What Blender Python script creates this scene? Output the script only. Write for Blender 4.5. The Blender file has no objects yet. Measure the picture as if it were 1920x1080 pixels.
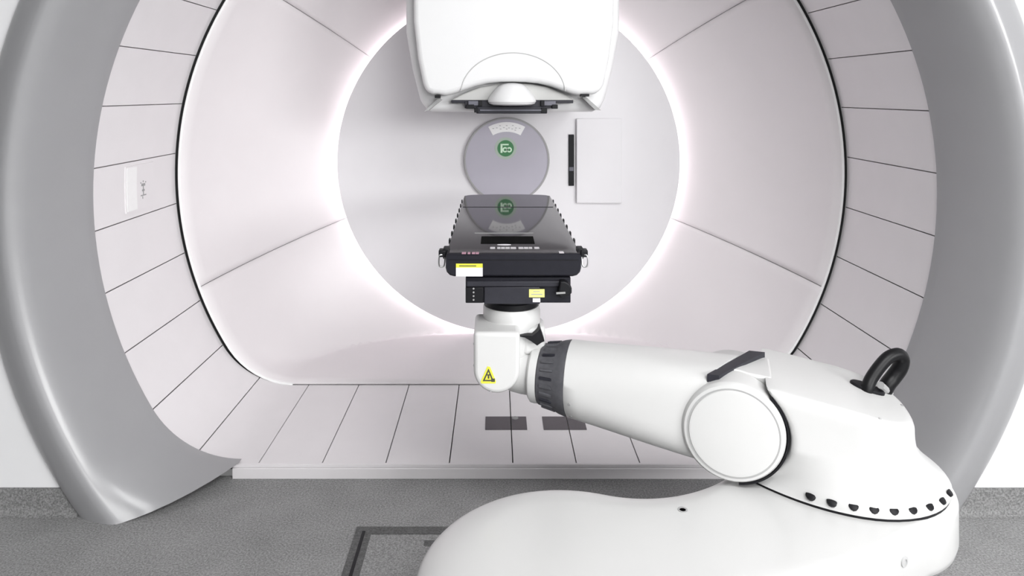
import bpy, bmesh, math, random
from math import sin, cos, pi, radians, sqrt, atan2, asin
from mathutils import Vector, Matrix
random.seed(7)
S = bpy.context.scene
C = S.collection

# ------------------------------------------------------------------ camera
F, PX, PY, CH = 1350.0, 930.0, 175.0, 1.8      # focal length in px, principal point, eye height
cd = bpy.data.cameras.new('camera'); cam = bpy.data.objects.new('camera', cd); C.objects.link(cam)
cam.location = (0, 0, CH); cam.rotation_euler = (pi/2, 0, 0)
cd.sensor_width = 36; cd.lens = F/1920*36
cd.shift_x = (960-PX)/1920; cd.shift_y = -(540-PY)/1920
cd.clip_start = .05; cd.clip_end = 60
S.camera = cam

# ------------------------------------------------------------------ world, view, lights
w = bpy.data.worlds.new('world'); S.world = w; w.use_nodes = True
w.node_tree.nodes['Background'].inputs[0].default_value = (1, 1, 1, 1)
w.node_tree.nodes['Background'].inputs[1].default_value = .15
S.view_settings.view_transform = 'Standard'; S.view_settings.look = 'None'
S.view_settings.exposure = 0.08; S.view_settings.gamma = 1; S.view_settings.use_curve_mapping = False

CEIL = 4.0
ADDED_LAMPS = [  # x, y, z, width, height, watts, aim, label; unseen panels added to light the scene
    (8.2, -5.4, 2.9, 4.6, 1.7, 560, (-.2, 3.8, 1.2), 'added key light panel, unseen, large and tilted, by the right wall'),
    (3.4, -9.3, 3.0, 4.0, 1.7, 350, (.1, 4.5, 1.3), 'added fill light panel, unseen, large and tilted, far behind the camera'),
    (1.6, -.2, 3.9, 2.8, 2.8, 240, (1.7, .6, 0), 'added overhead light panel, unseen, square, above the robot, right of the camera'),
]
RING_W = 7.5

# ------------------------------------------------------------------ materials
def mat(name, col, rough=.5, metal=0, spec=.5, coat=0, noise=0, nscale=40, bump=0, emit=0, ecol=None):
    m = bpy.data.materials.new(name); m.use_nodes = True
    nt = m.node_tree; b = nt.nodes['Principled BSDF']
    c = tuple(col)+(1,)
    b.inputs['Base Color'].default_value = c
    b.inputs['Roughness'].default_value = rough; b.inputs['Metallic'].default_value = metal
    b.inputs['Specular IOR Level'].default_value = spec; b.inputs['Coat Weight'].default_value = coat
    b.inputs['Coat Roughness'].default_value = .15
    if emit:
        b.inputs['Emission Color'].default_value = tuple(ecol or col)+(1,)
        b.inputs['Emission Strength'].default_value = emit
    if noise or bump:
        tc = nt.nodes.new('ShaderNodeTexCoord'); n = nt.nodes.new('ShaderNodeTexNoise')
        n.inputs['Scale'].default_value = nscale; n.inputs['Detail'].default_value = 3
        nt.links.new(tc.outputs['Object'], n.inputs['Vector'])
        if noise:
            r = nt.nodes.new('ShaderNodeMapRange')
            r.inputs['From Min'].default_value = .3; r.inputs['From Max'].default_value = .7
            r.inputs['To Min'].default_value = 1-noise; r.inputs['To Max'].default_value = 1+noise
            nt.links.new(n.outputs['Fac'], r.inputs['Value'])
            mx = nt.nodes.new('ShaderNodeVectorMath'); mx.operation = 'SCALE'
            mx.inputs[0].default_value = col
            nt.links.new(r.outputs['Result'], mx.inputs['Scale'])
            nt.links.new(mx.outputs['Vector'], b.inputs['Base Color'])
        if bump:
            bp = nt.nodes.new('ShaderNodeBump'); bp.inputs['Strength'].default_value = bump
            bp.inputs['Distance'].default_value = .002
            nt.links.new(n.outputs['Fac'], bp.inputs['Height']); nt.links.new(bp.outputs['Normal'], b.inputs['Normal'])
    return m

M = {}
M['wall'] = mat('wall_paint', (.80, .80, .81), .7, noise=.01, nscale=3)
M['wallgrey'] = mat('grey_wall_paint', (.35, .35, .36), .7, noise=.01, nscale=3)
M['ceil'] = mat('ceiling_paint', (.8, .8, .8), .8, noise=.01, nscale=3)
M['collar'] = mat('grey_moulding', (.32, .32, .33), .3, coat=.2, noise=.012, nscale=6)
M['tile'] = mat('tunnel_panel_white', (.80, .775, .79), .38, noise=.012, nscale=5)
M['seal'] = mat('black_rubber_seal', (.012, .012, .013), .6, noise=.1)
M['bowl'] = mat('bowl_white', (.81, .775, .79), .42, noise=.01, nscale=4)
M['lip'] = mat('white_lip', (.9, .9, .9), .3, noise=.01)
M['plate'] = mat('back_plate_white', (.82, .81, .83), .5, noise=.01, nscale=4)
M['white'] = mat('robot_white_paint', (.645, .645, .64), .33, noise=.008, nscale=4, coat=.15)
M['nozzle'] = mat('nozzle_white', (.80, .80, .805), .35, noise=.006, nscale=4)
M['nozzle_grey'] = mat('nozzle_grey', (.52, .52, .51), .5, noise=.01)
M['dark'] = mat('dark_slate_metal', (.026, .026, .034), .45, spec=.3, noise=.1, nscale=30)
M['dark2'] = mat('slate_metal_lighter', (.13, .13, .16), .4, noise=.1, nscale=30)
M['black'] = mat('black_plastic', (.007, .007, .009), .5, spec=.25, noise=.15, nscale=60)
M['cable'] = mat('black_cable_sleeve', (.006, .006, .007), .4, spec=.25, noise=.15, nscale=80)
M['carbon'] = mat('black_carbon_gloss', (.03, .027, .031), .035, spec=.66, noise=.15, nscale=60)
M['couchside'] = mat('couch_side_black', (.012, .012, .018), .45, spec=.25, noise=.1, nscale=30)
M['ring'] = mat('dark_grey_ring', (.085, .085, .095), .55, noise=.15, nscale=60, bump=.2)
M['steel'] = mat('brushed_steel', (.6, .6, .6), .3, metal=1, noise=.05)
M['yellow'] = mat('label_yellow', (.75, .74, .06), .5, noise=.01)
M['lemon'] = mat('label_lemon', (.80, .80, .25), .5, noise=.01)
M['labelwhite'] = mat('label_white', (.88, .85, .90), .5, noise=.01)
M['ink'] = mat('label_ink', (.06, .06, .05), .6, noise=.02)
M['inkgrey'] = mat('grey_ink', (.32, .32, .32), .6, noise=.02)
M['inkred'] = mat('red_violet_print', (.45, .25, .32), .6, noise=.02)
M['inklight'] = mat('light_print', (.62, .60, .62), .5, noise=.02)
M['disc'] = mat('grey_disc', (.46, .445, .51), .45, noise=.015, nscale=6)
M['discrim'] = mat('grey_disc_rim', (.36, .36, .36), .4, noise=.02)
M['green'] = mat('emblem_green', (.05, .21, .08), .5, noise=.02)
M['mint'] = mat('emblem_mint_white', (.66, .86, .66), .5, noise=.02)
M['halo'] = mat('emblem_pale_green_ring', (.42, .50, .43), .5, noise=.02)
M['slot'] = mat('matt_black_recess', (.004, .004, .004), .9, spec=.05, noise=.1)
M['vent'] = mat('dark_floor_plate', (.085, .072, .082), .5, noise=.05)
M['groove'] = mat('groove_grey', (.38, .38, .38), .6, noise=.02)
M['softline'] = mat('soft_groove_grey', (.5, .5, .5), .5, noise=.02)
M['diffuser'] = mat('added_panel_diffuser', (.9, .9, .9), .5, emit=1.0, ecol=(1, 1, 1))  # glowing face of the added light panels
M['led'] = mat('led_strip', (.9, .85, .87), .5, emit=RING_W, ecol=(1, .91, .94))

def speckle(name, dark, light, rough=.75):
    m = bpy.data.materials.new(name); m.use_nodes = True
    nt = m.node_tree; b = nt.nodes['Principled BSDF']; b.inputs['Roughness'].default_value = rough
    b.inputs['Specular IOR Level'].default_value = .3
    tc = nt.nodes.new('ShaderNodeTexCoord')
    n = nt.nodes.new('ShaderNodeTexNoise'); n.inputs['Scale'].default_value = 130; n.inputs['Detail'].default_value = 4
    n.inputs['Roughness'].default_value = .8
    n2 = nt.nodes.new('ShaderNodeTexNoise'); n2.inputs['Scale'].default_value = 5
    nt.links.new(tc.outputs['Object'], n.inputs['Vector']); nt.links.new(tc.outputs['Object'], n2.inputs['Vector'])
    r = nt.nodes.new('ShaderNodeValToRGB')
    r.color_ramp.elements[0].position = .38; r.color_ramp.elements[0].color = tuple(dark)+(1,)
    r.color_ramp.elements[1].position = .62; r.color_ramp.elements[1].color = tuple(light)+(1,)
    mx = nt.nodes.new('ShaderNodeMath'); mx.operation = 'MULTIPLY_ADD'; mx.inputs[1].default_value = .12; 
    nt.links.new(n2.outputs['Fac'], mx.inputs[0]); nt.links.new(n.outputs['Fac'], mx.inputs[2])
    sb = nt.nodes.new('ShaderNodeMath'); sb.operation = 'SUBTRACT'; sb.inputs[1].default_value = .06
    nt.links.new(mx.outputs[0], sb.inputs[0])
    nt.links.new(sb.outputs[0], r.inputs['Fac']); nt.links.new(r.outputs['Color'], b.inputs['Base Color'])
    return m
M['floor'] = speckle('speckled_grey_vinyl', (.175, .175, .175), (.39, .39, .39))
M['floordark'] = speckle('speckled_dark_vinyl', (.075, .075, .075), (.16, .16, .16))
M['skirt'] = speckle('speckled_skirting_vinyl', (.125, .125, .125), (.30, .30, .30))

# ------------------------------------------------------------------ helpers
def at(px, py, Y): return Vector(((px-PX)*Y/F, Y, CH-(py-PY)*Y/F))
def worg(p):
    v = Vector((0, 0, 0))
    while p: v += Vector(p.location); p = p.parent
    return v
def tag(o, label=None, cat=None, group=None, kind=None):
    if label: o['label'] = label
    if cat: o['category'] = cat
    if group: o['group'] = group
    if kind: o['kind'] = kind
    return o
def thing(name, label, cat, loc, group=None):
    o = bpy.data.objects.new(name, None); C.objects.link(o); o.location = loc
    o.empty_display_size = .1
    return tag(o, label, cat, group)
def mk(name, vf, m, parent=None, angle=35, bevel=0, seg=3, label=None, origin=None):
    verts, faces = vf
    org = worg(parent) if parent else Vector(origin or (0, 0, 0))
    me = bpy.data.meshes.new(name)
    me.from_pydata([tuple(Vector(v)-org) for v in verts], [], faces)
    bm = bmesh.new(); bm.from_mesh(me); bmesh.ops.remove_doubles(bm, verts=bm.verts, dist=1e-6)
    bmesh.ops.recalc_face_normals(bm, faces=bm.faces); bm.to_mesh(me); bm.free()
    me.shade_smooth()
    me.set_sharp_from_angle(angle=radians(angle))
    me.materials.append(m if not isinstance(m, str) else M[m])
    o = bpy.data.objects.new(name, me); C.objects.link(o)
    if parent: o.parent = parent
    else: o.location = org
    if bevel:
        b = o.modifiers.new('bevel', 'BEVEL'); b.width = bevel; b.segments = seg; b.limit_method = 'ANGLE'
        b.angle_limit = radians(40); b.harden_normals = False
    if label: o['label'] = label
    return o
def join(*vfs):
    V, Fc = [], []
    for v, f in vfs:
        k = len(V); V += list(v); Fc += [tuple(i+k for i in q) for q in f]
    return V, Fc
def loft(rings, closed=True, cap0=True, cap1=True):
    n = len(rings[0]); V = [p for r in rings for p in r]; Fc = []
    for j in range(len(rings)-1):
        for i in range(n if closed else n-1):
            a = j*n+i; b = j*n+(i+1) % n
            Fc.append((a, b, b+n, a+n))
    if closed and cap0: Fc.append(tuple(range(n-1, -1, -1)))
    if closed and cap1: Fc.append(tuple(range((len(rings)-1)*n, len(rings)*n)))
    return V, Fc
def box(x0, x1, y0, y1, z0, z1):
    return loft([[(x0, y0, z), (x1, y0, z), (x1, y1, z), (x0, y1, z)] for z in (z0, z1)])
def prism_y(poly, y0, y1):               # poly of (x,z), extruded along Y
    return loft([[(x, y, z) for x, z in poly] for y in (y0, y1)])
def prism_z(poly, z0, z1):
    return loft([[(x, y, z) for x, y in poly] for z in (z0, z1)])
def frame(axis):
    a = Vector(axis).normalized(); t = Vector((0, 0, 1)) if abs(a.z) < .9 else Vector((0, 1, 0))
    e1 = t.cross(a).normalized(); e2 = a.cross(e1)
    return a, e1, e2
def lathe(org, axis, prof, n=48):        # prof of (radius, height along axis)
    a, e1, e2 = frame(axis); org = Vector(org)
    rings = [[org+a*h+(e1*cos(2*pi*i/n)+e2*sin(2*pi*i/n))*max(r, 1e-4) for i in range(n)] for r, h in prof]
    return loft(rings)
def tube(path, r, n=12, closed=False):
    P = [Vector(p) for p in path]; rings = []; N = len(P)
    prev = None
    for i in range(N):
        if closed: t = (P[(i+1) % N]-P[i-1]).normalized()
        else: t = (P[min(i+1, N-1)]-P[max(i-1, 0)]).normalized()
        if prev is None: _, e1, _e = frame(t)
        else: e1 = (prev-t*prev.dot(t)).normalized()
        prev = e1; e2 = t.cross(e1)
        rr = r[i] if isinstance(r, (list, tuple)) else r
        rings.append([P[i]+(e1*cos(2*pi*k/n)+e2*sin(2*pi*k/n))*rr for k in range(n)])
    if closed: rings.append(rings[0]); return loft(rings, True, False, False)
    return loft(rings)
def spline(pts, n=10):                   # Catmull-Rom
    P = [Vector(p) for p in pts]; out = []
    for i in range(len(P)-1):
        a, b, c, d = P[max(i-1, 0)], P[i], P[i+1], P[min(i+2, len(P)-1)]
        for k in range(n):
            t = k/n
            out.append(.5*((2*b)+(c-a)*t+(2*a-5*b+4*c-d)*t*t+(3*b-a-3*c+d)*t**3))
    out.append(P[-1]); return out
def lerp(a, b, t): return a+(b-a)*t
def smooth(t): t = max(0, min(1, t)); return t*t*(3-2*t)
def interp(x, tab):
    if x <= tab[0][0]: return tab[0][1]
    for (a, b), (c, d) in zip(tab, tab[1:]):
        if x <= c: return b+(d-b)*(x-a)/(c-a)
    return tab[-1][1]

# ------------------------------------------------------------------ gantry geometry: D-shaped tube round axis (AX, AZ)
AX, AZ = .09, 1.33
R0, D0, RHO = 2.0, 1.264, .5
Y_FRONT, Y_RIM, Y_WALL = 3.37, 4.286, 3.08
CX0 = sqrt((R0-RHO)**2-(D0-RHO)**2); ANG0 = atan2(-(D0-RHO), CX0)          # fillet centre, contact angle
S1 = CX0; S2 = S1+RHO*(ANG0+pi/2); S3 = S2+R0*(pi/2-ANG0)                  # arc lengths: floor, fillet, top
def prof_s(s, off=0.0):
    """point of the tunnel section at arc length s from the middle of the floor (right positive), moved outward by off"""
    sg = 1 if s >= 0 else -1; a = abs(s)
    if a <= S1: x, z = a, -D0-off
    elif a <= S2:
        t = -pi/2+(a-S1)/RHO; x, z = CX0+(RHO+off)*cos(t), -(D0-RHO)+(RHO+off)*sin(t)
    else:
        t = ANG0+(a-S2)/R0; x, z = (R0+off)*cos(t), (R0+off)*sin(t)
    return sg*x, z
def prof_a(t, R, d, rho):
    """radius of a D section (circle R, floor at -d, fillet rho) along direction t"""
    c, s = abs(cos(t)), sin(t)
    if R <= d+1e-4: return R
    rho = min(rho, d*.8)
    cx2 = (R-rho)**2-(d-rho)**2
    cx = sqrt(max(cx2, 0)); ca = atan2(-(d-rho), cx); ta = atan2(-d, cx)
    ang = atan2(s, c)
    if ang >= ca: return R
    if ang <= ta: return d/abs(s)
    pz = -(d-rho); bq = c*cx+s*pz; cq = cx*cx+pz*pz-rho*rho
    return bq+sqrt(max(bq*bq-cq, 0))

# ------------------------------------------------------------------ room shell
RX, RYB = 9.0, -10.5
tag(mk('floor', box(-RX, RX, RYB, Y_FRONT+.02, -.1, 0), 'floor'), kind='structure')
tag(mk('ceiling', box(-RX, RX, RYB, Y_WALL, CEIL, CEIL+.1), 'ceil'), kind='structure')
tag(mk('wall_left', box(-RX-.1, -RX, RYB, Y_WALL+.1, 0, CEIL), 'wallgrey'), kind='structure')
tag(mk('wall_right', box(RX, RX+.1, RYB, Y_WALL+.1, 0, CEIL), 'wall'), kind='structure')
tag(mk('wall_front', box(-RX, RX, RYB-.1, RYB, 0, CEIL), 'wallgrey'), kind='structure')
RH = 2.26                                   # hole in the back wall, hidden behind the grey surround
a0 = asin(-AZ/RH); n = 72
hole = [(AX+RH*cos(lerp(a0, pi-a0, i/n)), AZ+RH*sin(lerp(a0, pi-a0, i/n))) for i in range(n+1)]
def outer_pt(t):
    c, s = cos(t), sin(t); ks = []
    if c > 1e-6: ks.append((RX-AX)/c)
    if c < -1e-6: ks.append((-RX-AX)/c)
    if s > 1e-6: ks.append((CEIL-AZ)/s)
    if s < -1e-6: ks.append((-AZ)/s)
    k = min(ks); return AX+c*k, AZ+s*k
angs = sorted([lerp(a0, pi-a0, i/n) for i in range(n+1)] + [atan2(CEIL-AZ, RX-AX), atan2(CEIL-AZ, -RX-AX), atan2(-AZ, RX-AX), pi+atan2(AZ, RX+AX)])
V, Fc = [], []
for t in angs:
    x, z = AX+RH*cos(t), max(0, AZ+RH*sin(t)); ox, oz = outer_pt(t)
    for y in (Y_WALL, Y_WALL+.12): V += [(x, y, z), (ox, y, max(0, oz))]
for i in range(len(angs)-1):
    a = 4*i; b = a+4
    Fc += [(a, a+1, b+1, b), (a+2, b+2, b+3, a+3), (a, b, b+2, a+2)]
tag(mk('wall_back', (V, Fc), 'wall'), kind='structure')
# coved vinyl skirting left and right of the gantry
def skirting(x0, x1):
    pr = [(0, .114), (-.008, .114), (-.009, .04)]+[(-.009-.026*(1-cos(radians(a))), .03-.03*sin(radians(a))) for a in (20, 45, 70, 90)]+[(0, 0)]
    return loft([[(x, Y_WALL+dy, z) for dy, z in pr] for x in (x0, x1)])
tag(mk('baseboard_left', skirting(-RX, -1.78), 'skirt'), kind='structure')
tag(mk('baseboard_right', skirting(1.96, RX), 'skirt'), kind='structure')

# ------------------------------------------------------------------ grey surround (C-shaped moulding standing on the floor)
RIDGE = 2.13; aR = asin(-AZ/RIDGE)
SE = S1                                       # the inner edge ends where the flat floor begins
prof = [('i', 0, 3.40), ('i', 0, Y_FRONT-.004), ('i', .03, 3.345), ('i', .10, 3.30), ('i', .22, 3.235), ('i', .38, 3.165), ('i', .56, 3.105), ('i', .74, 3.06), ('i', .88, 3.035),
        ('r', 2.125, 3.017), ('r', 2.138, 3.008), ('r', 2.152, 3.004), ('r', 2.168, 3.005), ('r', 2.20, 3.015), ('r', 2.24, 3.032), ('r', 2.272, 3.047), ('r', 2.286, 3.060), ('r', 2.29, Y_WALL-.001), ('r', 2.29, Y_WALL)]
def collar_ring(k, q, y):
    pts = []
    N1, N2 = 64, 16
    for sd in (1, -1):
        half = []
        for i in range(N1+N2+1):
            if i <= N1:
                t = lerp(pi/2, ANG0, i/N1); inn = ((R0-.008)*cos(t), (R0-.008)*sin(t)); fr = 0; tt = t
            else:
                f = (i-N1)/N2; s = lerp(S2, SE, f); inn = prof_s(s, -.008); tt = None; fr = f
            if k == 'i':
                ro = RIDGE-.008; aE = asin(-AZ/ro)
                ta = tt if tt is not None else lerp(ANG0, aE, fr)
                out = (ro*cos(ta), ro*sin(ta)); p = (lerp(inn[0], out[0], q), lerp(inn[1], out[1], q))
            else:
                aE = asin(-AZ/q); ta = tt if tt is not None else lerp(ANG0, aE, fr)
                p = (q*cos(ta), q*sin(ta))
            half.append((AX+sd*p[0], y, max(0, AZ+p[1])))
        pts.append(half)
    return pts[1][::-1]+pts[0][1:]
gs = tag(mk('gantry_surround', loft([collar_ring(*p) for p in prof], closed=False), 'collar', angle=50, origin=(AX, 3.2, 0)),
         'large grey moulded surround framing the tunnel opening, standing on the speckled floor', 'surround')

# ------------------------------------------------------------------ tunnel lining: panels running along the tunnel
tl = thing('tunnel_lining', 'white tunnel lining of long radial panels with dark joints, inside the grey surround', 'tunnel', (AX, 3.8, .066))
SP = .298; GAP = .0055; SHIFT = -.011
nb = 160
bk = []
for y in (Y_FRONT+.005, Y_RIM+.05):
    bk.append([(AX+prof_s(lerp(-S3, S3, i/nb), .03)[0], y, AZ+prof_s(lerp(-S3, S3, i/nb), .03)[1]) for i in range(nb)])
mk('backing', loft(bk, True, False, False), 'seal', tl)
def panel(s0, s1, y0, y1, th=.022, k=10):
    ss = [lerp(s0, s1, i/k) for i in range(k+1)]
    rings = []
    for y in (y0, y1):
        inn = [prof_s(s, 0) for s in ss]; out = [prof_s(s, th) for s in ss][::-1]
        rings.append([(AX+x, y, AZ+z) for x, z in inn+out])
    return loft(rings)
np_ = int(S3/SP)
for k in range(-np_-1, np_+1):
    a, b = k*SP+SHIFT, (k+1)*SP+SHIFT
    a = max(a, -S3+.002); b = min(b, S3-.002)
    if b-a < .03: continue
    mk('panel', panel(a+GAP/2, b-GAP/2, Y_FRONT+.004, Y_RIM-.004), 'tile', tl)
# step edge of the tunnel floor
tag(mk('trim_1', join(box(AX-CX0-.03, AX+CX0+.03, Y_FRONT-.012, Y_FRONT+.006, 0, .05), box(AX-CX0-.03, AX+CX0+.03, Y_FRONT-.004, Y_FRONT+.012, .05, .0655)), 'tile', bevel=.003), kind='structure')

# ------------------------------------------------------------------ bowl behind the tunnel
gb = thing('gantry_bowl', 'glossy white bowl of curved panels closing the tunnel around the bright round back plate', 'bowl', (AX, 4.7, .066))
RB, YB1, RD = 1.975, 5.27, 1.10
def bowl_pt(t, wv):
    ph = wv*pi/2
    rl = lerp(RB, RD, wv); re = RB+(RD-RB)*(1-cos(ph))
    R = lerp(rl, re, .55)
    yl = lerp(Y_RIM, YB1, wv); ye = Y_RIM+(YB1-Y_RIM)*sin(ph)
    y = lerp(yl, ye, .75)
    rho = lerp(RHO-.02, .04, smooth(wv/.35))
    r = prof_a(t, R, D0-.001, rho)
    return Vector((AX+r*cos(t), y, AZ+r*sin(t)))
secs = [(-20.2, 35.3), (35.3, 90.2), (90.2, 143.8), (143.8, 200.2), (200.2, 339.8)]
for a, b in secs:
    g = .06
    na = int((b-a)/1.25)
    rings = []
    for j in range(31):
        wv = j/30; wv = wv**.85
        rings.append([bowl_pt(radians(lerp(a+g, b-g, i/na)), wv) for i in range(na+1)])
    o = mk('bowl_panel', loft(rings, closed=False), 'bowl', gb, angle=28)
    sd = o.modifiers.new('thick', 'SOLIDIFY'); sd.thickness = .012; sd.offset = -1
# backing of the joints, rim seal and lip
rings = []
for j in range(13):
    row = []
    for i in range(144):
        p = bowl_pt(2*pi*i/144, j/12); d = Vector((p.x-AX, 0, p.z-AZ)).normalized()
        row.append(p+d*.03+Vector((0, .035, 0)))
    rings.append(row)
mk('bowl_backing', loft(rings, True, False, False), 'groove', gb)
rim = [bowl_pt(radians(lerp(-44.2, 224.2, i/180)), 0) for i in range(181)]
sealrows = []
for off, dy in ((-.004, .012), (.03, .012), (.03, .03)):
    sealrows.append([Vector((p.x, Y_RIM+dy, p.z))+Vector((p.x-AX, 0, p.z-AZ)).normalized()*off for p in rim])
mk('rim_seal', loft(sealrows, closed=False), 'seal', gb)
mk('rim_lip', tube([p+Vector((0, -.002, 0)) for p in rim], .0085, 8), 'lip', gb)

# ------------------------------------------------------------------ round back plate with its cove light
BZ, RP, YP = 1.31, 1.229, 1350/262
bp = thing('back_plate', 'round white back plate edged by a glowing ring, behind the couch', 'plate', (AX, YP, BZ))
def disc_y(cx, cz, r, y0, y1, n=96, bev=0):
    if bev: pr = [(r-bev, 0), (r-bev*.3, bev*.3), (r, bev), (r, y1-y0)]
    else: pr = [(r, 0), (r, y1-y0)]
    return lathe((cx, y0, cz), (0, 1, 0), pr, n)
mk('disc', disc_y(AX, BZ, RP, YP, YP+.03, 128, .01), 'plate', bp)
# led strip on the hidden edge of a smaller carrier behind the disc, shining outward onto the bowl
rl = RP-.06
led = [[(AX+rl*cos(2*pi*i/128), y, BZ+rl*sin(2*pi*i/128)) for i in range(128)] for y in (YP+.036, YP+.075)]
mk('light_ring', loft(led, True, False, False), 'led', bp, label='glowing ring light behind the plate edge')
mk('carrier', lathe((AX, YP+.03, BZ), (0, 1, 0), [(rl-.01, 0), (rl-.01, .09)], 96), 'plate', bp)

# flat imaging panel, sensor slot
ip = thing('wall_panel', 'flat rectangular white panel on the back plate, right of the round grey disc', 'panel', at(1123, 302, YP))
p0, p1 = at(1081, 222, YP-.03), at(1166, 381, YP-.03)
mk('cover', box(p0.x, p1.x, YP-.035, YP-.012, p1.z, p0.z), 'plate', ip, bevel=.006)
mk('shadow_gap', box(p0.x+.01, p1.x-.01, YP-.012, YP-.001, p1.z+.01, p0.z-.01), 'groove', ip)
p0, p1 = at(1066, 252, YP), at(1076, 348, YP)
ss = thing('sensor_strip', 'narrow black vertical strip on the back plate beside the rectangular panel', 'strip', ((p0.x+p1.x)/2, YP, (p0.z+p1.z)/2))
mk('strip_body', box(p0.x, p1.x, YP-.014, YP-.0005, p1.z, p0.z), 'black', ss, bevel=.003)
q0, q1 = at(1066, 313, YP), at(1076, 320, YP)
mk('strip_window', box(q0.x+.004, q1.x-.004, YP-.016, YP-.013, q1.z, q0.z), 'dark2', ss)

# grey round disc with green emblem and curved white label
def ringprof(c, y, prof, n):
    return loft([[(c.x+r*cos(2*pi*i/n), y+h, c.z+r*sin(2*pi*i/n)) for i in range(n)] for r, h in prof], True, False, False)
dc = at(950, 300, YP-.02); dr = .305; yd = YP-.03
rd = thing('emblem_disc', 'round grey disc with a green emblem and curved white label, on the back plate', 'disc', (dc.x, yd, dc.z))
mk('disc_body', disc_y(dc.x, dc.z, dr-.012, yd-.004, YP-.001), 'disc', rd)
mk('disc_rim', ringprof(dc, yd-.008, [(dr-.013, .028), (dr-.013, .0), (dr-.004, 0), (dr, .004), (dr, .028), (dr-.013, .028)], 96), 'discrim', rd, label='darker grey rim')
lab = []
for rr, sg in ((.271, 1), (.202, -1)):
    rg = [radians(90+sg*lerp(-29, 29, i/14)) for i in range(15)]
    lab += [(dc.x+rr*cos(t), dc.z+rr*sin(t)) for t in rg]
lb = mk('label_plate', prism_y(lab, yd-.008, yd-.004), 'lip', rd, label='curved white label')
dots = []
for t, rr in [(68, .245), (74, .238), (74, .222), (80, .25), (80, .226), (86, .23), (90, .246), (90, .222), (95, .232), (101, .25), (101, .226), (107, .24), (113, .245)]:
    a = radians(t); x, z = dc.x+rr*cos(a), dc.z+rr*sin(a)
    dots.append(box(x-.006, x+.006, yd-.0088, yd-.0078, z-.0025, z+.0025))
mk('label_print', join(*dots), 'softline', lb)
ec = at(948, 278, yd)
hl = mk('emblem_ring', disc_y(ec.x, ec.z, .078, yd-.0055, yd-.004, 64), 'halo', rd)
em = mk('emblem', disc_y(ec.x, ec.z, .058, yd-.008, yd-.0055, 64), 'green', rd, label='green round emblem')
def ringxz(cx, cz, ro, ri, y0, y1, n=28):
    return loft([[(cx+r*cos(2*pi*i/n), y, cz+r*sin(2*pi*i/n)) for i in range(n)] for r, y in ((ri, y1), (ri, y0), (ro, y0), (ro, y1), (ri, y1))], True, False, False)
yy = (yd-.010, yd-.0078)
mk('emblem_mark', join(box(ec.x-.036, ec.x+.022, *yy, ec.z+.022, ec.z+.032), box(ec.x-.036, ec.x-.022, *yy, ec.z-.032, ec.z+.024),
   ringxz(ec.x-.004, ec.z-.010, .019, .009, *yy), ringxz(ec.x+.026, ec.z-.010, .019, .009, *yy)), 'mint', em)

# ------------------------------------------------------------------ beam nozzle
YN = 3.8
nz = thing('beam_nozzle', 'big white box-shaped beam nozzle hanging from above over the couch', 'nozzle', (at(962, 200, YN).x, 4.3, 1.7))
def P(px, py, Y=YN): v = at(px, py, Y); return (v.x, v.z)
ztop = 3.22
def xz(px, py, Y): v = at(px, py, Y); return v.x, v.z
# rear shell
Ys = 3.93
sh = [(at(757, 0, Ys).x, ztop), (at(760, 60, Ys).x, at(0, 60, Ys).z), xz(772, 130, Ys), xz(786, 185, Ys), xz(793, 203, Ys), xz(808, 210, Ys),
      xz(1112, 210, Ys), xz(1127, 203, Ys), xz(1136, 185, Ys), xz(1150, 130, Ys), xz(1163, 60, Ys), (at(1166, 0, Ys).x, ztop)]
mk('rear_shell', prism_y(sh, Ys, 5.10), 'nozzle', nz, bevel=.05, seg=5)
# front cover with arched cut-out in its lower edge
fc = [(at(771, 0, YN).x, ztop-.02), P(775, 40), P(783, 110), P(793, 158), P(799, 172), P(812, 177), P(836, 179), P(850, 176), P(868, 170), P(890, 162), P(915, 156), P(940, 153.5), P(962, 153),
      P(985, 153.5), P(1010, 156), P(1035, 162), P(1056, 170), P(1073, 176), P(1088, 179), P(1112, 177), P(1126, 172), P(1133, 158), P(1143, 110), P(1152, 40), (at(1156, 0, YN).x, ztop-.02)]
mk('front_cover', prism_y(fc, YN, Ys+.02), 'nozzle', nz, bevel=.028, seg=5)
# thin arched joint line of the hatch in the cover
arc = [P(962+98*cos(radians(a)), 176-77*sin(radians(a))**1.0, YN) for a in range(4, 177, 4)]
mk('hatch_joint', tube([(x, YN-.0005, z) for x, z in arc], .0028, 6), 'softline', nz, label='thin arched joint line')
# grey concave throat under the arch
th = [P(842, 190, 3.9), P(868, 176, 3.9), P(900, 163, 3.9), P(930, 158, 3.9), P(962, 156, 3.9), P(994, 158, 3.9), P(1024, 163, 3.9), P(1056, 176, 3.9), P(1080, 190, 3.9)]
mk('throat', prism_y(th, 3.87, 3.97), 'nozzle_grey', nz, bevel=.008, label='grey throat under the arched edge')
# white snout dome
dx, dz = at(960, 197, 3.84).x, at(960, 197, 3.84).z
mk('snout', lathe((dx, 3.85, dz), (0, 0, 1), [(.05, -.002), (.10, .0), (.120, .006), (.129, .018), (.127, .032), (.117, .05), (.10, .072), (.083, .092), (.068, .104), (.05, .112), (.025, .117), (0, .118)], 48), 'nozzle', nz)
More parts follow.
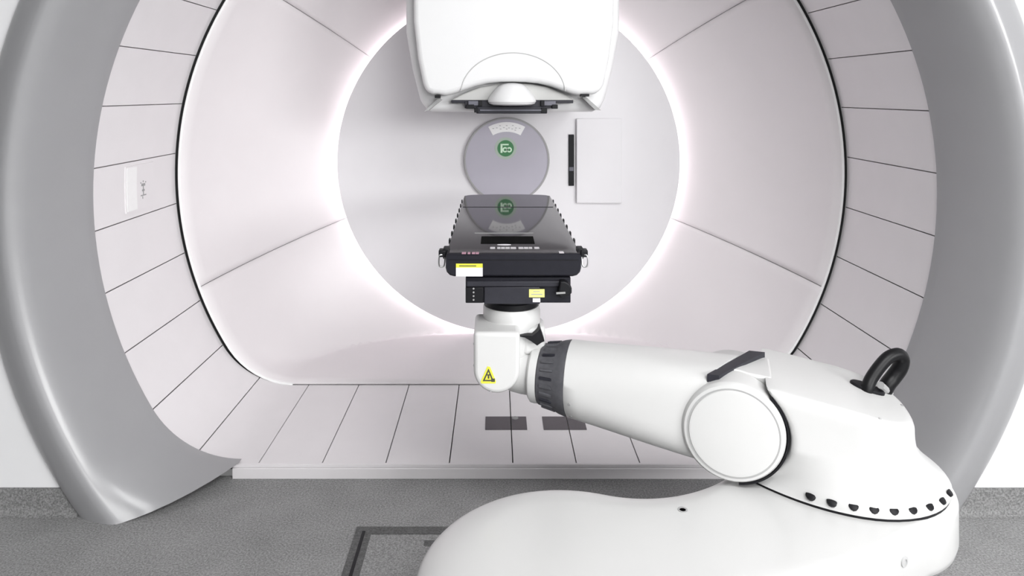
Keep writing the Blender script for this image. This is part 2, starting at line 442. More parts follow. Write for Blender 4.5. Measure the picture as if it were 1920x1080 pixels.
# dark applicator plates
def bx(x0, x1, y0, y1, Y0, Y1):
    a, b = at(x0, y0, Y0), at(x1, y1, Y0)
    return box(a.x, b.x, Y0, Y1, b.z, a.z)
mk('upper_plate', bx(846, 1075, 187.5, 193.5, 3.862, 4.25), 'dark', nz, bevel=.003)
mk('middle_plate', bx(871, 1042, 190, 203, 3.858, 4.22), 'dark', nz, bevel=.003)
mk('lower_plate', bx(893, 1026, 200, 213, 3.85, 4.18), 'dark', nz, bevel=.004)
for x0, x1 in ((878, 897), (1020, 1042)):
    mk('slide_block', bx(x0, x1, 189.5, 198, 3.845, 3.93), 'dark2', nz, bevel=.002, label='lighter slate block')
for x0, x1, y0, y1 in ((897, 904, 188, 199), (1014, 1021, 188, 199), (1035, 1046, 196, 204), (874, 889, 196, 204), (1015, 1026, 202, 211), (889, 897, 202, 211)):
    mk('clamp', bx(x0, x1, y0, y1, 3.84, 3.90), 'black', nz, bevel=.002)
mk('plate_lip', bx(900, 1018, 205.5, 208, 3.842, 3.89), 'dark2', nz)
# slanting grey strips with small black blocks at both lower corners
for pts, hd in ((((822, 184), (828, 187), (803, 207), (795, 209)), (815, 825, 178, 184)), (((1092, 183), (1098, 181), (1127, 207), (1116, 206)), (1089, 1105, 176, 181))):
    mk('corner_strip', prism_y([xz(px, py, 3.86) for px, py in pts], 3.86, 3.95), 'groove', nz, label='grey slanting strip')
    mk('corner_block', bx(hd[0], hd[1], hd[2], hd[3], 3.785, 3.85), 'black', nz, bevel=.002)

# ------------------------------------------------------------------ plates in the tunnel floor, plate on the left wall
ZF = AZ-D0
for (x0, x1, lbl) in ((-.056, .161, 'left dark rectangular plate set in the tunnel floor below the wrist'), (.246, .468, 'right dark rectangular plate in the tunnel floor, partly behind the forearm')):
    t = thing('floor_plate', lbl, 'floor plate', ((x0+x1)/2, 3.78, ZF), 'dark plates in the tunnel floor')
    jx = AX+SHIFT if x0 < 0 else AX+SHIFT+SP
    mk('plate_half', box(x0, jx-.003, 3.71, 3.857, ZF-.002, ZF+.003), 'vent', t)
    mk('plate_half', box(jx+.003, x1, 3.71, 3.857, ZF-.002, ZF+.003), 'vent', t)
t = thing('plate_socket', 'small round cap on the left dark floor plate', 'cap', (.102, 3.84, ZF+.003))
mk('cap_body', lathe((.102, 3.838, ZF+.003), (0, 0, 1), [(.018, 0), (.016, .003), (0, .004)], 20), 'inkgrey', t)
# pictogram plate on the left wall of the tunnel
wp = thing('sign_plate', 'small pale plate with a dark pictogram on the left tunnel wall', 'sign', (AX-2.0, 3.86, 1.28))
def wallpt(y, s): x, z = prof_s(-s); return x, z
s_mid = S2+R0*(radians(-1.5)-ANG0)
def onwall(y0, y1, da0, da1, h0, h1, k=5):
    rings = []
    for y in (y0, y1):
        a = [radians(180-lerp(da0, da1, i/k)) for i in range(k+1)]
        rings.append([(AX+(R0-h1)*cos(q), y, AZ+(R0-h1)*sin(q)) for q in a]+[(AX+(R0-h0)*cos(q), y, AZ+(R0-h0)*sin(q)) for q in a[::-1]])
    return loft(rings)
mk('sign_body', onwall(3.70, 4.00, -4.3, 2.6, .0, .006), 'tile', wp)
mk('sign_strip', onwall(3.71, 3.81, -4.1, 2.4, .006, .009), 'lip', wp)
ym = 3.885; cs = -1.2
def pg(dy0, dy1, a0, a1): return onwall(ym+dy0, ym+dy1, cs+a0, cs+a1, .006, .0072, 2)
pic = [pg(-.004, .004, -1.0, .55), pg(-.02, .02, .35, .75), pg(-.013, .013, -.45, -.15), pg(-.03, .03, -1.15, -.98), pg(-.004, .004, .95, 1.2), pg(-.03, -.022, .8, 1.0), pg(.022, .03, .8, 1.0), pg(-.012, -.006, -1.6, -1.2)]
mk('pictogram', join(*pic), 'inkgrey', wp, label='dark pictogram')

# ------------------------------------------------------------------ floor hatch round the robot base
fh = thing('floor_hatch', 'rectangular floor hatch with a dark frame in the speckled floor, beside the robot base', 'hatch', (.2, 2.2, 0))
fx0, fx1, fy0, fy1, fw = -.576, .98, 1.35, 2.985, .066
mk('frame_bar', box(fx0, fx1, fy1-fw*.75, fy1, -.002, .004), 'floordark', fh)
mk('frame_bar', box(fx0, fx1, fy0, fy0+fw, -.002, .004), 'floordark', fh)
mk('frame_bar', box(fx0, fx0+fw, fy0+fw, fy1-fw*.75, -.002, .004), 'floordark', fh)
mk('frame_bar', box(fx1-fw, fx1, fy0+fw, fy1-fw*.75, -.002, .004), 'floordark', fh)
mk('frame_joint', box(fx0+fw*.42, fx0+fw*.62, fy0+.02, fy1-.03, .0035, .0048), 'black', fh)
mk('hatch_cover', box(fx0+fw, fx1-fw, fy0+fw, fy1-fw*.75, -.002, .0015), 'floor', fh)
mk('hatch_slot', box(-.288, -.05, 2.862, 2.895, .001, .003), 'floordark', fh)

# ------------------------------------------------------------------ patient positioning robot
c1 = Vector((.215, 2.064)); r1 = .45; c2 = Vector((1.244, 2.546)); r2 = .331
rb = thing('patient_positioning_robot', 'white jointed floor robot carrying the black treatment couch', 'robot', (c1.x, c1.y, 0))
mk('base_pedestal', lathe((c1.x, c1.y, 0), (0, 0, 1), [(.27, .0055), (.27, .06), (.24, .09), (.24, .29)], 48), 'white', rb)
# lower link: plan outline of two circles, concave back, straight front
dv = (c2-c1); DD = dv.length; eu = dv/DD; ev = Vector((-eu.y, eu.x))
lo, hi = .05, 3.0
BW = .165
for _ in range(60):
    rc = (lo+hi)/2
    tot = sqrt((r1+rc)**2-(BW+rc)**2)+sqrt((r2+rc)**2-(BW+rc)**2)
    if tot < DD: lo = rc
    else: hi = rc
ca, cb = sqrt((r1+rc)**2-(BW+rc)**2), BW+rc
th1 = atan2(cb, ca); th2 = atan2(cb, ca-DD)
tf = -pi/2-asin((r1-r2)/DD)*0-asin((r1-r2)/DD)
out = []
k = 70
for i in range(k): a = lerp(tf+2*pi, th1, i/k); out.append((r1*cos(a), r1*sin(a)))          # left end, front -> left -> back
a1 = th1+pi; a2 = th2+pi
a1 = atan2(-sin(th1), -cos(th1)); a2 = atan2(-sin(th2), -cos(th2))
for i in range(40): a = lerp(a1, a2, i/40); out.append((ca+rc*cos(a), cb+rc*sin(a)))
for i in range(61): a = lerp(th2, tf, i/60); out.append((DD+r2*cos(a), r2*sin(a)))
for i in range(1, 30): q = i/30; out.append((lerp(DD+r2*cos(tf), r1*cos(tf), q), lerp(r2*sin(tf), r1*sin(tf), q)))
NO = len(out)
nrm = []
for i in range(NO):
    p, q = Vector(out[i-1]), Vector(out[(i+1) % NO]); t = (q-p).normalized(); nrm.append(Vector((t.y, -t.x)))
ZL = .467; ZB = .272
def lk(i, inset, z):
    p = Vector(out[i])+nrm[i]*inset; v = c1+eu*p.x+ev*p.y; return (v.x, v.y, z)
rings = []
def fr_(i): return smooth((out[i][0]-.30)/.55)
for a in (90, 60, 30, 0): rings.append([lk(i, .05*(1-cos(radians(a))), ZB+.05*(1-sin(radians(a)))) for i in range(NO)])
for a in range(0, 91, 10):
    rings.append([lk(i, lerp(.17, .035, fr_(i))*(1-cos(radians(a))), ZL-lerp(.085, .03, fr_(i))*(1-sin(radians(a)))) for i in range(NO)])
ll = mk('lower_link', loft(rings), 'white', rb, angle=60)
bc = at(1280, 956, 1350*(CH-ZL)/(956-PY))
mk('bolt', join(lathe(bc+Vector((0, 0, -.002)), (0, 0, 1), [(.016, 0), (.016, .0035), (.010, .0035), (.010, .002), (0, .002)], 24)), 'groove', ll, label='grey recessed bolt')
for i in range(NO): pass
kp = at(1692, 1045, 2.222)
# side knob on the front right of the lower link
ib = min(range(NO), key=lambda i: abs(PX+F*lk(i, 0, 0)[0]/lk(i, 0, 0)[1]-1693)+(1000 if nrm[i].dot(ev) < .5 else 0))
kv = -(eu*nrm[ib].x+ev*nrm[ib].y); kd = kv.normalized(); kc = Vector(lk(ib, 0, 0)[:2])
mk('side_bolt', lathe((kc.x, kc.y, .40), (kd.x, kd.y, 0), [(.017, -.005), (.016, .004), (.008, .005), (.008, .002), (0, .002)], 24), 'softline', ll, label='small grey bolt on the rounded end')
# local frame of forearm and turret
BE = radians(17.8)
U = Vector((cos(BE), -sin(BE), 0)); W = Vector((sin(BE), cos(BE), 0)); Z = Vector((0, 0, 1))
T0 = Vector((c2.x, c2.y, 0))
EU, EV, EZ = -.387, -.083, .656               # elbow in the turret frame
E = T0+U*EU+W*EV+Z*EZ
RCUT = .181
ZS = ZL+.010
def u_left(z):
    d = abs(z-EZ)
    if d >= RCUT: return -.355 if z < EZ else -.33
    return max(EU+sqrt(RCUT**2-d*d), -.355)
def interps(x, tab):
    n = len(tab)
    if x <= tab[0][0]: return tab[0][1]
    if x >= tab[-1][0]: return tab[-1][1]
    def sl(i): return (tab[min(i+1, n-1)][1]-tab[max(i-1, 0)][1])/(tab[min(i+1, n-1)][0]-tab[max(i-1, 0)][0])
    for i in range(n-1):
        (a, b), (c, d) = tab[i], tab[i+1]
        if x <= c:
            h = c-a; t = (x-a)/h; m0, m1 = sl(i)*h, sl(i+1)*h
            return (2*t**3-3*t*t+1)*b+(t**3-2*t*t+t)*m0+(3*t*t-2*t**3)*d+(t**3-t*t)*m1
def turret_sec(hg, inset=0, drop=0, n=14):
    """hg: height above the flange as a fraction 0..1 of the local height"""
    def ztop_(u): return .816-.16*(u+.30)-.55*max(0, u+.05)**2
    def zz(u): return ZS+hg*(ztop_(u)-ZS)-drop
    hh = hg*.27
    ur = interps(hh, [(0, .312), (.018, .312), (.04, .294), (.07, .262), (.10, .236), (.13, .216), (.16, .205), (.20, .199), (.27, .196)])-inset
    vf = interps(hh, [(0, .312), (.018, .310), (.05, .288), (.10, .262), (.15, .252), (.3, .246)])-inset
    vb = interps(hh, [(0, .312), (.018, .310), (.05, .27), (.10, .225), (.15, .21), (.3, .20)])-inset
    vlf = interp(hh, [(0, .185), (.05, .215), (.12, .25), (.3, .246)])-inset
    vlb = min(vb, .2)
    ex = interp(hh, [(0, 2), (.12, 2.3), (.3, 2.5)])
    ul = u_left(zz(-.3))+inset
    pts = []
    for i in range(2*n+1):                       # right half: front -> right -> back
        a = lerp(-pi/2, pi/2, i/(2*n)); c, s = cos(a), sin(a)
        u = ur*abs(c)**(2/ex); v = (vf if s < 0 else vb)*(1 if s > 0 else -1)*abs(s)**(2/ex)
        pts.append((u, v))
    cr = .022
    for i in range(1, n): q = i/n; u = (ul+cr)*q; pts.append((u, lerp(vb, vlb, q*q)))
    for a in (90, 120, 150, 180): pts.append((ul+cr+cr*cos(radians(a)), vlb-cr+cr*sin(radians(a))))
    for a in (180, 210, 240, 270): pts.append((ul+cr+cr*cos(radians(a)), -vlf+cr+cr*sin(radians(a))))
    for i in range(n-1, 0, -1): q = i/n; u = (ul+cr)*q; pts.append((u, -lerp(vf, vlf, q*q)))
    return [T0+U*u+W*v+Z*zz(u) for u, v in pts]
hs = [0, .03, .06, .09, .12, .15, .18, .21, .24, .27, .30, .335, .37, .405, .44, .475, .51, .545, .58, .65, .72, .79, .85, .90]
rings = [turret_sec(h) for h in hs]
for a in (25, 50, 70, 90):
    rings.append(turret_sec(.90+.10*sin(radians(a)), .028*(1-cos(radians(a)))))
tu = mk('turret', loft(rings), 'white', rb, angle=40)
# dark seam under the turret
seam = [[Vector((p.x, p.y, z))*1 for p in turret_sec(0, .004)] for z in (ZL-.004, ZS+.002)]
mk('seam_ring', loft(seam), 'black', tu, label='thin black seam under the turret')
# bolt recesses along the flange
def flange_r(ang, hh):
    d = Vector((cos(ang), sin(ang), 0)); u, v = d.dot(U), d.dot(W)
    ur = interps(hh, [(0, .312), (.018, .312), (.04, .296), (.07, .262)]); vf = interp(hh, [(0, .312), (.018, .310), (.05, .288)])
    return 1/sqrt((u/ur)**2+(v/vf)**2)
for dg in (-136, -124.5, -113, -102, -91, -79.5, -67, -54, -41):
    a = radians(dg); d = Vector((cos(a), sin(a), 0)); rr = flange_r(a, .026)+.014*smooth((-108-dg)/30)
    p = T0+d*(rr-.004)+Z*(ZS+.024)
    tng = Vector((-sin(a), cos(a), 0))
    n = 12; rg = []
    nr = (d*.62+Z*.78).normalized(); up = nr.cross(tng)
    if up.z < 0: up = -up
    for h, sc in ((-.006, 1.0), (.0045, 1.0), (.006, .8)):
        rg.append([p+nr*h+(tng*cos(2*pi*i/n)*.0155+up*(sin(2*pi*i/n)*(.016 if sin(2*pi*i/n) < 0 else .004)))*sc for i in range(n)])
    mk('bolt_recess', loft(rg), 'black', tu)
# cable port on the turret's sloping top and the black cable loop
def top_at(px, py):
    Y = 2.55
    for _ in range(20):
        p = at(px, py, Y); q = p-T0; u = q.dot(U); zt = .816-.16*(u+.30)-.55*max(0, u+.05)**2
        Y = F*(CH-zt)/(py-PY)
    return at(px, py, Y)
pc = top_at(1626, 727)
ns = (Z+U*.26).normalized(); e1 = (U-ns*U.dot(ns)).normalized(); e2 = ns.cross(e1)
n = 28
mk('cable_port', loft([[pc+ns*h+e1*cos(2*pi*i/n)*.058*s+e2*sin(2*pi*i/n)*.036*s for i in range(n)] for h, s in ((-.01, 1), (.004, 1), (.007, .93))]), 'black', tu, bevel=0)
Yc = pc.y
pth = [at(1622, 742, Yc-.02), at(1626, 728, Yc-.02), at(1633, 711, Yc-.01), at(1648, 689, Yc), at(1666, 670, Yc+.01), at(1684, 664, Yc+.02), at(1692, 673, Yc+.03), at(1687, 690, Yc+.035), at(1675, 707, Yc+.035), at(1664, 721, Yc+.03), at(1655, 738, Yc+.03)]
pth = spline(pth, 8); npt = len(pth)
cb_ = mk('cable', tube(pth, [lerp(.0215, .0265, smooth((i/npt-.45)/.25)) for i in range(npt)], 16), 'cable', rb)
mk('cable_clamp', tube([at(1651, 722, Yc-.02), at(1668, 737, Yc+.035)], .013, 10), 'groove', cb_, label='grey clamp at the foot of the loop')
mk('port_screw', lathe(top_at(1691, 760), ns, [(.005, -.002), (.005, .002), (0, .003)], 12), 'inkgrey', tu)
mk('port_screw', lathe(top_at(1650, 785), ns, [(.005, -.002), (.005, .002), (0, .003)], 12), 'softline', tu)
# black shell painting the shade inside the elbow gap, tongue of the turret behind the elbow cap
def EP(u, v, z): return E+U*u+W*v+Z*z
def shell(r0, r1, a0, a1, v0, v1, k=28):
    rg = []
    for v in (v0, v1):
        aa = [radians(lerp(a0, a1, i/k)) for i in range(k+1)]
        rg.append([EP(r0*cos(t), v, r0*sin(t)) for t in aa]+[EP(r1*cos(t), v, r1*sin(t)) for t in aa[::-1]])
    return loft(rg)
mk('gap_shade_shell', shell(.1715, .1785, -84, 47, -.158, .15), 'black', tu, label='black shell standing for the shaded gap between elbow and turret')
mk('tongue', lathe(E-W*.05, W, [(.168, 0), (.1715, .004), (.1715, .20), (.165, .21)], 72), 'white', tu)
br = []
for u in (-.01, .04, .085, .13):
    q = []
    for v, dz in ((-.05, .02), (-.05, .172-.10*max(0, u)), (-.02, .174-.10*max(0, u)), (.13, .174-.10*max(0, u)), (.155, .16), (.155, .02)): q.append(EP(u, v, dz-.004))
    br.append(q)
mk('tongue_cover', loft(br), 'white', tu, bevel=.008)
# forearm
A = Vector((.289, 2.765, .708))
LEN = (E-A).dot(U)
def fsec(t, ht, hb, d, n, cz, k=56, off=0):
    c = A+U*(LEN*t)+W*off; c.z = cz; pts = []
    for i in range(k):
        a = 2*pi*i/k; co, si = cos(a), sin(a)
        v = d*(1 if co > 0 else -1)*abs(co)**(2/n); z = (ht if si > 0 else hb)*(1 if si > 0 else -1)*abs(si)**(2/n)
        pts.append(c+W*v+Z*z)
    return pts
offE = (E-A).dot(W)
rings = [fsec(-.012, .132, .132, .132, 2, A.z), fsec(0, .141, .141, .141, 2, A.z)]
for t in (.08, .18, .3, .42, .54, .66, .78, .88, .96, 1.02, 1.045):
    q = smooth(t)
    zt = lerp(A.z+.141, .836, min(1, t)); zb = lerp(A.z-.141, EZ-.165, min(1, t)**.92)
    cz = lerp(A.z, EZ+.01, min(1, t)); nn = lerp(2, 3.6, q)
    rings.append(fsec(t, zt-cz, cz-zb, lerp(.141, .164, min(1, t)), nn, cz, off=offE*min(1, t)))
endr = []
for p in rings[-1]:
    v = (p-E).dot(W); endr.append(p+U*(lerp(-.095, .06, (v+.17)/.34)-(p-E).dot(U)+.0))
rings[-3:] = [rings[-4] and [lerp(a, b, .9) for a, b in zip(rings[-4], endr)], endr]
fa = mk('forearm', loft(rings), 'white', rb, angle=50)
be = mk('elbow_housing', lathe(E-W*.174, W, [(.150, 0), (.160, .003), (.167, .012), (.1685, .022), (.1685, .118), (.165, .122)], 72), 'white', rb)
sl = []
for zz_ in (.10, .176): sl.append([EP(u, v, zz_) for u, v in ((-.085, -.135), (-.045, -.135), (.115, .15), (.06, .15))])
mk('slot_shade_strip', loft(sl), 'dark', fa, label='dark slanting strip painting the shaded slot between forearm and turret')  # dark strip stands in for the shade inside the slot
gr = lathe(E-W*.1745, W, [(.1465, .0), (.1505, .0), (.1505, .006), (.1465, .006)], 72)
mk('cap_groove', gr, 'groove', be, label='thin grey groove round the cap')
mk('end_cap', lathe(E-W*.179, W, [(.135, .0), (.143, .002), (.1462, .006), (.1462, .010)], 72), 'white', be)
for t, off in ((.03, .045), (.03, -.035)):
    pass
# screws at the forearm's narrow end
for dz in (-.045, -.105):
    a = asin(dz/.143); p = A+U*.02+Z*dz-W*(.1435*cos(a)); nn_ = (-W*cos(a)+Z*sin(a))
    mk('screw', lathe(p-nn_*.003, nn_, [(.0055, 0), (.0055, .004), (0, .005)], 12), 'inkgrey', fa)
mk('top_mark', lathe(at(1265, 661, 2.72)+Z*.0, Z, [(.010, -.02), (.010, .003), (0, .004)], 14), 'softline', fa)
# knurled dark ring
B = Vector((.18, 2.80, .711)); ax = (A-B).normalized(); L = (A-B).length
jr = mk('joint_ring', lathe(B, ax, [(.104, -.004), (.113, .002), (.116, .02), (.122, L*.45), (.134, L*.72), (.139, L*.9), (.139, L-.002), (.132, L)], 64), 'ring', rb, label='dark grey ribbed ring')
a_, e1_, e2_ = frame(ax)
for i in range(26):
    t = 2*pi*i/26; d = e1_*cos(t)+e2_*sin(t); tg = -e1_*sin(t)+e2_*cos(t)
    p0_ = B+ax*.016+d*.113; p1_ = B+ax*(L*.56)+d*.121
    w_ = .006
    V = []
    for p in (p0_, p1_): V += [p-tg*w_, p+tg*w_, p+tg*w_*.6+d*.009, p-tg*w_*.6+d*.009]
    mk('grip_rib', (V, [(0, 1, 2, 3), (7, 6, 5, 4), (0, 4, 5, 1), (1, 5, 6, 2), (2, 6, 7, 3), (3, 7, 4, 0)]), 'ring' if i % 3 else 'dark', jr)
# wrist
wcol = mk('wrist_ring', lathe(B-ax*.043, ax, [(.085, 0), (.100, .004), (.109, .012), (.111, .025), (.110, .041)], 56), 'white', rb)
mk('wrist_sleeve', lathe(B-ax*.135, ax, [(.075, 0), (.082, .02), (.086, .06), (.086, .10)], 48), 'white', rb)
cx, cz0, rw = .003, .773, .086
cap = [(cx+rw*cos(a), cz0+rw*sin(a)) for a in [lerp(pi, 2*pi, i/28) for i in range(29)]]+[(cx+rw, .915), (cx-rw, .915)]
wh = mk('wrist_housing', prism_y(cap, 2.665, 2.90), 'white', rb, angle=40, bevel=.016, seg=4)
mk('wrist_body', lathe((.064, 2.86, .74), (0, 0, 1), [(.07, 0), (.09, .03), (.101, .07), (.107, .12), (.112, .16), (.112, .20), (.106, .222)], 56), 'white', rb)
mk('wrist_shoulder', loft([[Vector((x, y, z)) for x, y in ((.10, 2.765), (.185+e*.0, 2.775), (.192, 2.80), (.192, 2.90), (.10, 2.93))] for z, e in ((.79, 0), (.90, 1))]), 'white', rb, bevel=.02, seg=4)
tri = [(970, 630.5), (985, 629), (998, 630), (1008, 622), (1013, 616), (1018, 630), (1021, 640), (1016, 642), (1007, 648), (996, 640), (984, 633)]
mk('gap_wedge', prism_y([xz(px, py, 2.735) for px, py in tri], 2.735, 2.80), 'black', rb, label='small black wedge-shaped gap cover')
# warning triangle on the wrist
ws = mk('warning_sticker', prism_y([xz(px, py, 2.664) for px, py in ((901, 716), (903, 719), (929, 719), (930, 715), (919, 688), (914, 687))], 2.6635, 2.666), 'yellow', wh, label='yellow triangular warning sticker')
tri_o = [xz(px, py, 2.662) for px, py in ((905, 715), (926, 715), (916, 691))]; tri_i = [xz(px, py, 2.662) for px, py in ((909, 712.5), (922, 712.5), (916, 697))]
yy = (2.6625, 2.664)
fr = []
for i in range(3):
    a, b = tri_o[i], tri_o[(i+1) % 3]; c, d = tri_i[(i+1) % 3], tri_i[i]
    fr.append(prism_y([a, b, c, d], *yy))
fr.append(bx(913, 919, 702, 704, 2.6625, 2.664)); fr.append(bx(914.5, 917.5, 704, 710, 2.6625, 2.664))
fr.append(bx(921, 928, 710, 716, 2.6622, 2.664))
mk('warning_print', join(*fr), 'ink', ws)
for px, py in ((920, 613), (889, 649), (889, 690), (920, 735)):
    p = at(px, py, 2.664)
    if px == 889: mk('screw', lathe((cx-rw-.0005, 2.69, p.z), (-1, 0, 0), [(.004, -.002), (.004, .001), (0, .001)], 10), 'groove', wh)
    else: mk('screw', lathe((p.x, 2.6645, p.z if py < 700 else .697), (0, -1, 0), [(.0025, -.002), (.0025, .001), (0, .001)], 10), 'groove', wh)
mk('wrist_collar', lathe((.061, 2.86, .905), (0, 0, 1), [(.095, 0), (.108, .006), (.112, .015), (.112, .05), (.108, .058)], 64), 'white', rb)
fl = mk('mounting_flange', lathe((.061, 2.86, .961), (0, 0, 1), [(.100, 0), (.104, .004), (.104, .024), (.098, .028), (.098, .0465)], 64), 'black', rb, label='round black flange under the couch')

# ------------------------------------------------------------------ treatment couch
ZC = 1.20; YC0, YC1 = 2.70, 4.255; XL, XR = -.19, .321
co = thing('treatment_couch', 'black carbon treatment couch top with labels, carried on the robot wrist', 'couch', ((XL+XR)/2, 3.4, 1.0))
def csec(y, zt, th, x0, x1, r):
    pts = [(x0+.004, y, zt-.002), (x0+.008, y, zt), (x1-.008, y, zt), (x1-.004, y, zt-.002), (x1, y, zt-.012)]
    for a in (0, 30, 60, 90): pts.append((x1-r+r*cos(radians(a)), y, zt-th+r-r*sin(radians(a))))
    for a in (90, 120, 150, 180): pts.append((x0+r+r*cos(radians(a)), y, zt-th+r-r*sin(radians(a))))
    pts.append((x0, y, zt-.012))
    return pts
body = [csec(YC0, ZC-.006, .075, XL+.004, XR-.004, .03), csec(YC0+.006, ZC-.003, .084, XL+.001, XR-.001, .032), csec(YC0+.016, ZC-.002, .088, XL, XR, .032), csec(2.95, ZC-.002, .088, XL, XR, .032), csec(3.2, ZC-.002, .06, XL, XR, .028), csec(YC1-.05, ZC-.002, .05, XL+.004, XR-.004, .024)]
cbod = mk('couch_body', loft(body), 'couchside', co, angle=40)
tp = [(XL+.006, YC0+.012), (XR-.006, YC0+.012), (XR-.006, YC1-.045), (XR-.02, YC1-.025)]
mid = (XL+XR)/2
tp += [(mid+.235*cos(a), YC1-.025+.05*sin(a)) for a in [lerp(.12, pi-.12, i/20) for i in range(21)]]
tp += [(XL+.02, YC1-.025), (XL+.006, YC1-.045)]
top = mk('couch_top', prism_z(tp, ZC-.01, ZC), 'carbon', co, angle=30)
def yon(py): return F*(CH-ZC)/(py-PY)
def ontop(x0, x1, y0, y1, z0=ZC-.001, z1=ZC+.0012):      # pixel box on the couch top
    Ya, Yb = yon(y1), yon(y0); m_ = (Ya+Yb)/2
    return box((x0-PX)*m_/F, (x1-PX)*m_/F, Ya, Yb, z0, z1)
mk('handle_slot', ontop(902, 1001, 443.5, 457), 'slot', co, label='black slot across the couch top')
mk('joint_line', ontop(890, 1000, 436.8, 437.8), 'inkgrey', co)
mk('joint_line', ontop(868, 1037, 388, 388.7), 'couchside', co)
ov = [((945+13*cos(2*pi*i/24)-PX)*yon(459)/F, yon(459)+.007*sin(2*pi*i/24)) for i in range(24)]
mk('oval_label', prism_z(ov, ZC-.001, ZC+.0013), 'labelwhite', co, label='small white oval label')
def dashes(x0, x1, y0, y1, widths, m, name):
    parts = []; x = x0; tot = sum(widths); sc = (x1-x0)/tot
    for i, wd in enumerate(widths):
        if i % 2 == 0: parts.append(ontop(x, x+wd*sc, y0, y1))
        x += wd*sc
    return mk(name, join(*parts), m, co)
dashes(919, 1011, 463.5, 466.5, (9, 4, 6, 1, 7, 1, 8, 1.5, 10, 4.5, 9, 1, 8, 1, 6, 4, 9), 'inklight', 'print_line')
dashes(866, 898, 473, 476, (8, 3, 5, 3, 6, 1, 6), 'inkred', 'print_line')
dashes(1048, 1057, 471.5, 474.5, (1,), 'inklight', 'print_line')
# front label
fl_ = box((855-PX)/500, (905-PX)/500, YC0-.002, YC0+.01, CH-(518-PY)/500, CH-(494-PY)/500)
lb = mk('front_label', fl_, 'labelwhite', co, label='white label with a yellow header')
mk('label_header', box((855-PX)/500, (905-PX)/500, YC0-.003, YC0+.002, CH-(501.5-PY)/500, CH-(494-PY)/500), 'yellow', lb, label='yellow header strip')
mk('label_print', box((861-PX)/500, (893-PX)/500, YC0-.0036, YC0+.002, CH-(499-PY)/500, CH-(497.3-PY)/500), 'ink', lb)
mk('front_seam', box(XL+.012, XR-.012, YC0-.0015, YC0+.01, ZC-.026, ZC-.0235), 'black', co)
# indexing notches along both edges
for k in range(9):
    y = 2.80+k*.155
    for x in (XL-.0015, XR+.0015):
        mk('index_notch', box(x-.0028, x+.0028, y, y+.035, ZC-.018, ZC-.001), 'black', co)
# side clips with hanging wire loops
for sx, x in ((-1, XL), (1, XR)):
    ck = mk('side_clip', join(box(x-.012, x+.012, 2.735, 2.79, ZC-.03, ZC+.010), box(min(x, x+sx*.028), max(x, x+sx*.028), 2.73, 2.775, ZC-.022, ZC+.004)), 'black', co, bevel=.004)
    xo = x+sx*.016
    mk('wire_loop', tube(spline([(x+sx*.004, 2.735, ZC-.015), (xo+sx*.008, 2.73, ZC-.015), (xo+sx*.010, 2.728, ZC-.05), (xo, 2.728, ZC-.058), (x+sx*.006, 2.73, ZC-.05), (x+sx*.004, 2.735, ZC-.012)], 6), .0028, 8), 'steel', ck, label='bent steel wire loop')
# adapter between couch and wrist
Ya = 2.722
a0_, a1_ = at(873, 525, Ya), at(1070, 568, Ya)
ad = mk('couch_adapter', join(box(a0_.x, a1_.x, Ya, 3.02, a1_.z, a0_.z+.01)), 'couchside', co, bevel=.003)
mk('adapter_rail', box(a0_.x+.004, a1_.x-.01, Ya-.012, Ya+.01, at(0, 536, Ya).z, at(0, 526, Ya).z), 'dark', co, bevel=.003)
mk('adapter_block', box(at(908, 0, Ya).x, at(1012, 0, Ya).x, Ya-.010, Ya+.02, a1_.z-.002, at(0, 537, Ya).z), 'dark', co, bevel=.003)
mk('adapter_side', box(a0_.x, at(906, 0, Ya).x, Ya-.006, Ya+.02, a1_.z+.001, at(0, 538, Ya).z), 'black', co, bevel=.003)
for yy_ in (541, 548, 555, 562):
    p = at(888, yy_, Ya-.006); mk('adapter_pin', lathe((p.x, Ya-.0085, p.z), (0, 1, 0), [(.0035, 0), (.0035, .004)], 10), 'inkgrey', ad)
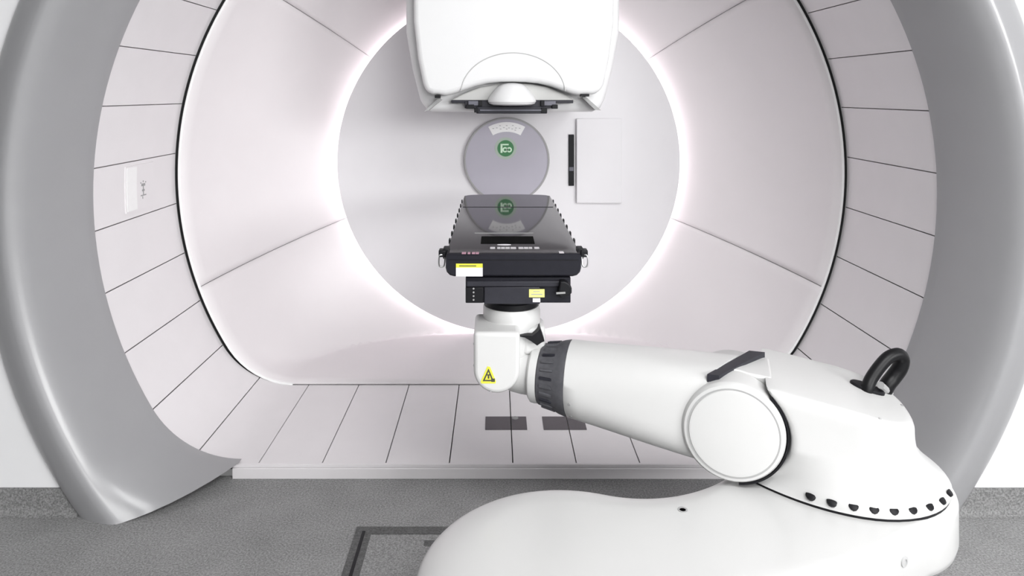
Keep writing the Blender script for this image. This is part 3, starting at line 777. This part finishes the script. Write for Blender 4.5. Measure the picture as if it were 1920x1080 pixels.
yl = mk('adapter_label', bx(992, 1021, 542.5, 557.5, Ya-.013, Ya-.009), 'lemon', co, label='small yellow printed label')
mk('label_print', join(bx(1000, 1012, 546, 547.4, Ya-.0138, Ya-.0125), bx(996, 1017, 551, 552.8, Ya-.0138, Ya-.0125)), 'groove', yl)
mk('adapter_tag', bx(999, 1013, 559.5, 566.5, Ya-.013, Ya-.009), 'labelwhite', co, label='small white tag')
# lever knob at the right end
lv = [(1050, 527), (1060, 527), (1068, 532), (1072, 540), (1072, 549), (1068, 554), (1060, 556), (1050, 559), (1046, 552)]
mk('locking_lever', prism_y([xz(px, py, Ya-.03) for px, py in lv], Ya-.035, Ya+.03), 'black', co, bevel=.006)
mk('lever_pin', tube([at(1043, 550, Ya-.04), at(1060, 549, Ya-.04)], .004, 8), 'inkgrey', co)

# ------------------------------------------------------------------ added light panels (out of the frame, put in to light the room)
for (x, y, z, sx, sy, wt, aim, lbl) in ADDED_LAMPS:
    t = thing('added_light_panel', lbl, 'ceiling light', (x, y, CEIL))
    p = Vector((x, y, z)); d = (Vector(aim)-p).normalized(); ex_ = d.cross(Vector((0, 0, 1))).normalized(); ey_ = ex_.cross(d)
    def slab(o0, o1, g): return loft([[p+d*o+ex_*sx/2*i*g+ey_*sy/2*j*g for i, j in ((-1, -1), (1, -1), (1, 1), (-1, 1))] for o in (o0, o1)])
    mk('housing', slab(-.08, -.01, 1.02), 'lip', t, bevel=.01)
    mk('diffuser', slab(-.01, 0, 1.0), 'diffuser', t)
    for i in (-1, 1):
        q = p+ex_*sx*.35*i-d*.04; mk('suspension_rod', tube([q, (q.x, q.y, CEIL)], .012, 8), 'steel', t)
    l = bpy.data.lights.new('added_panel_lamp', 'AREA'); l.shape = 'RECTANGLE'; l.size = sx; l.size_y = sy; l.energy = wt
    q = bpy.data.objects.new('added_panel_lamp', l); C.objects.link(q)
    q.rotation_euler = Matrix((ex_, ey_, -d)).transposed().to_euler()
    q.parent = t; q.location = p+d*.02-Vector((x, y, CEIL))
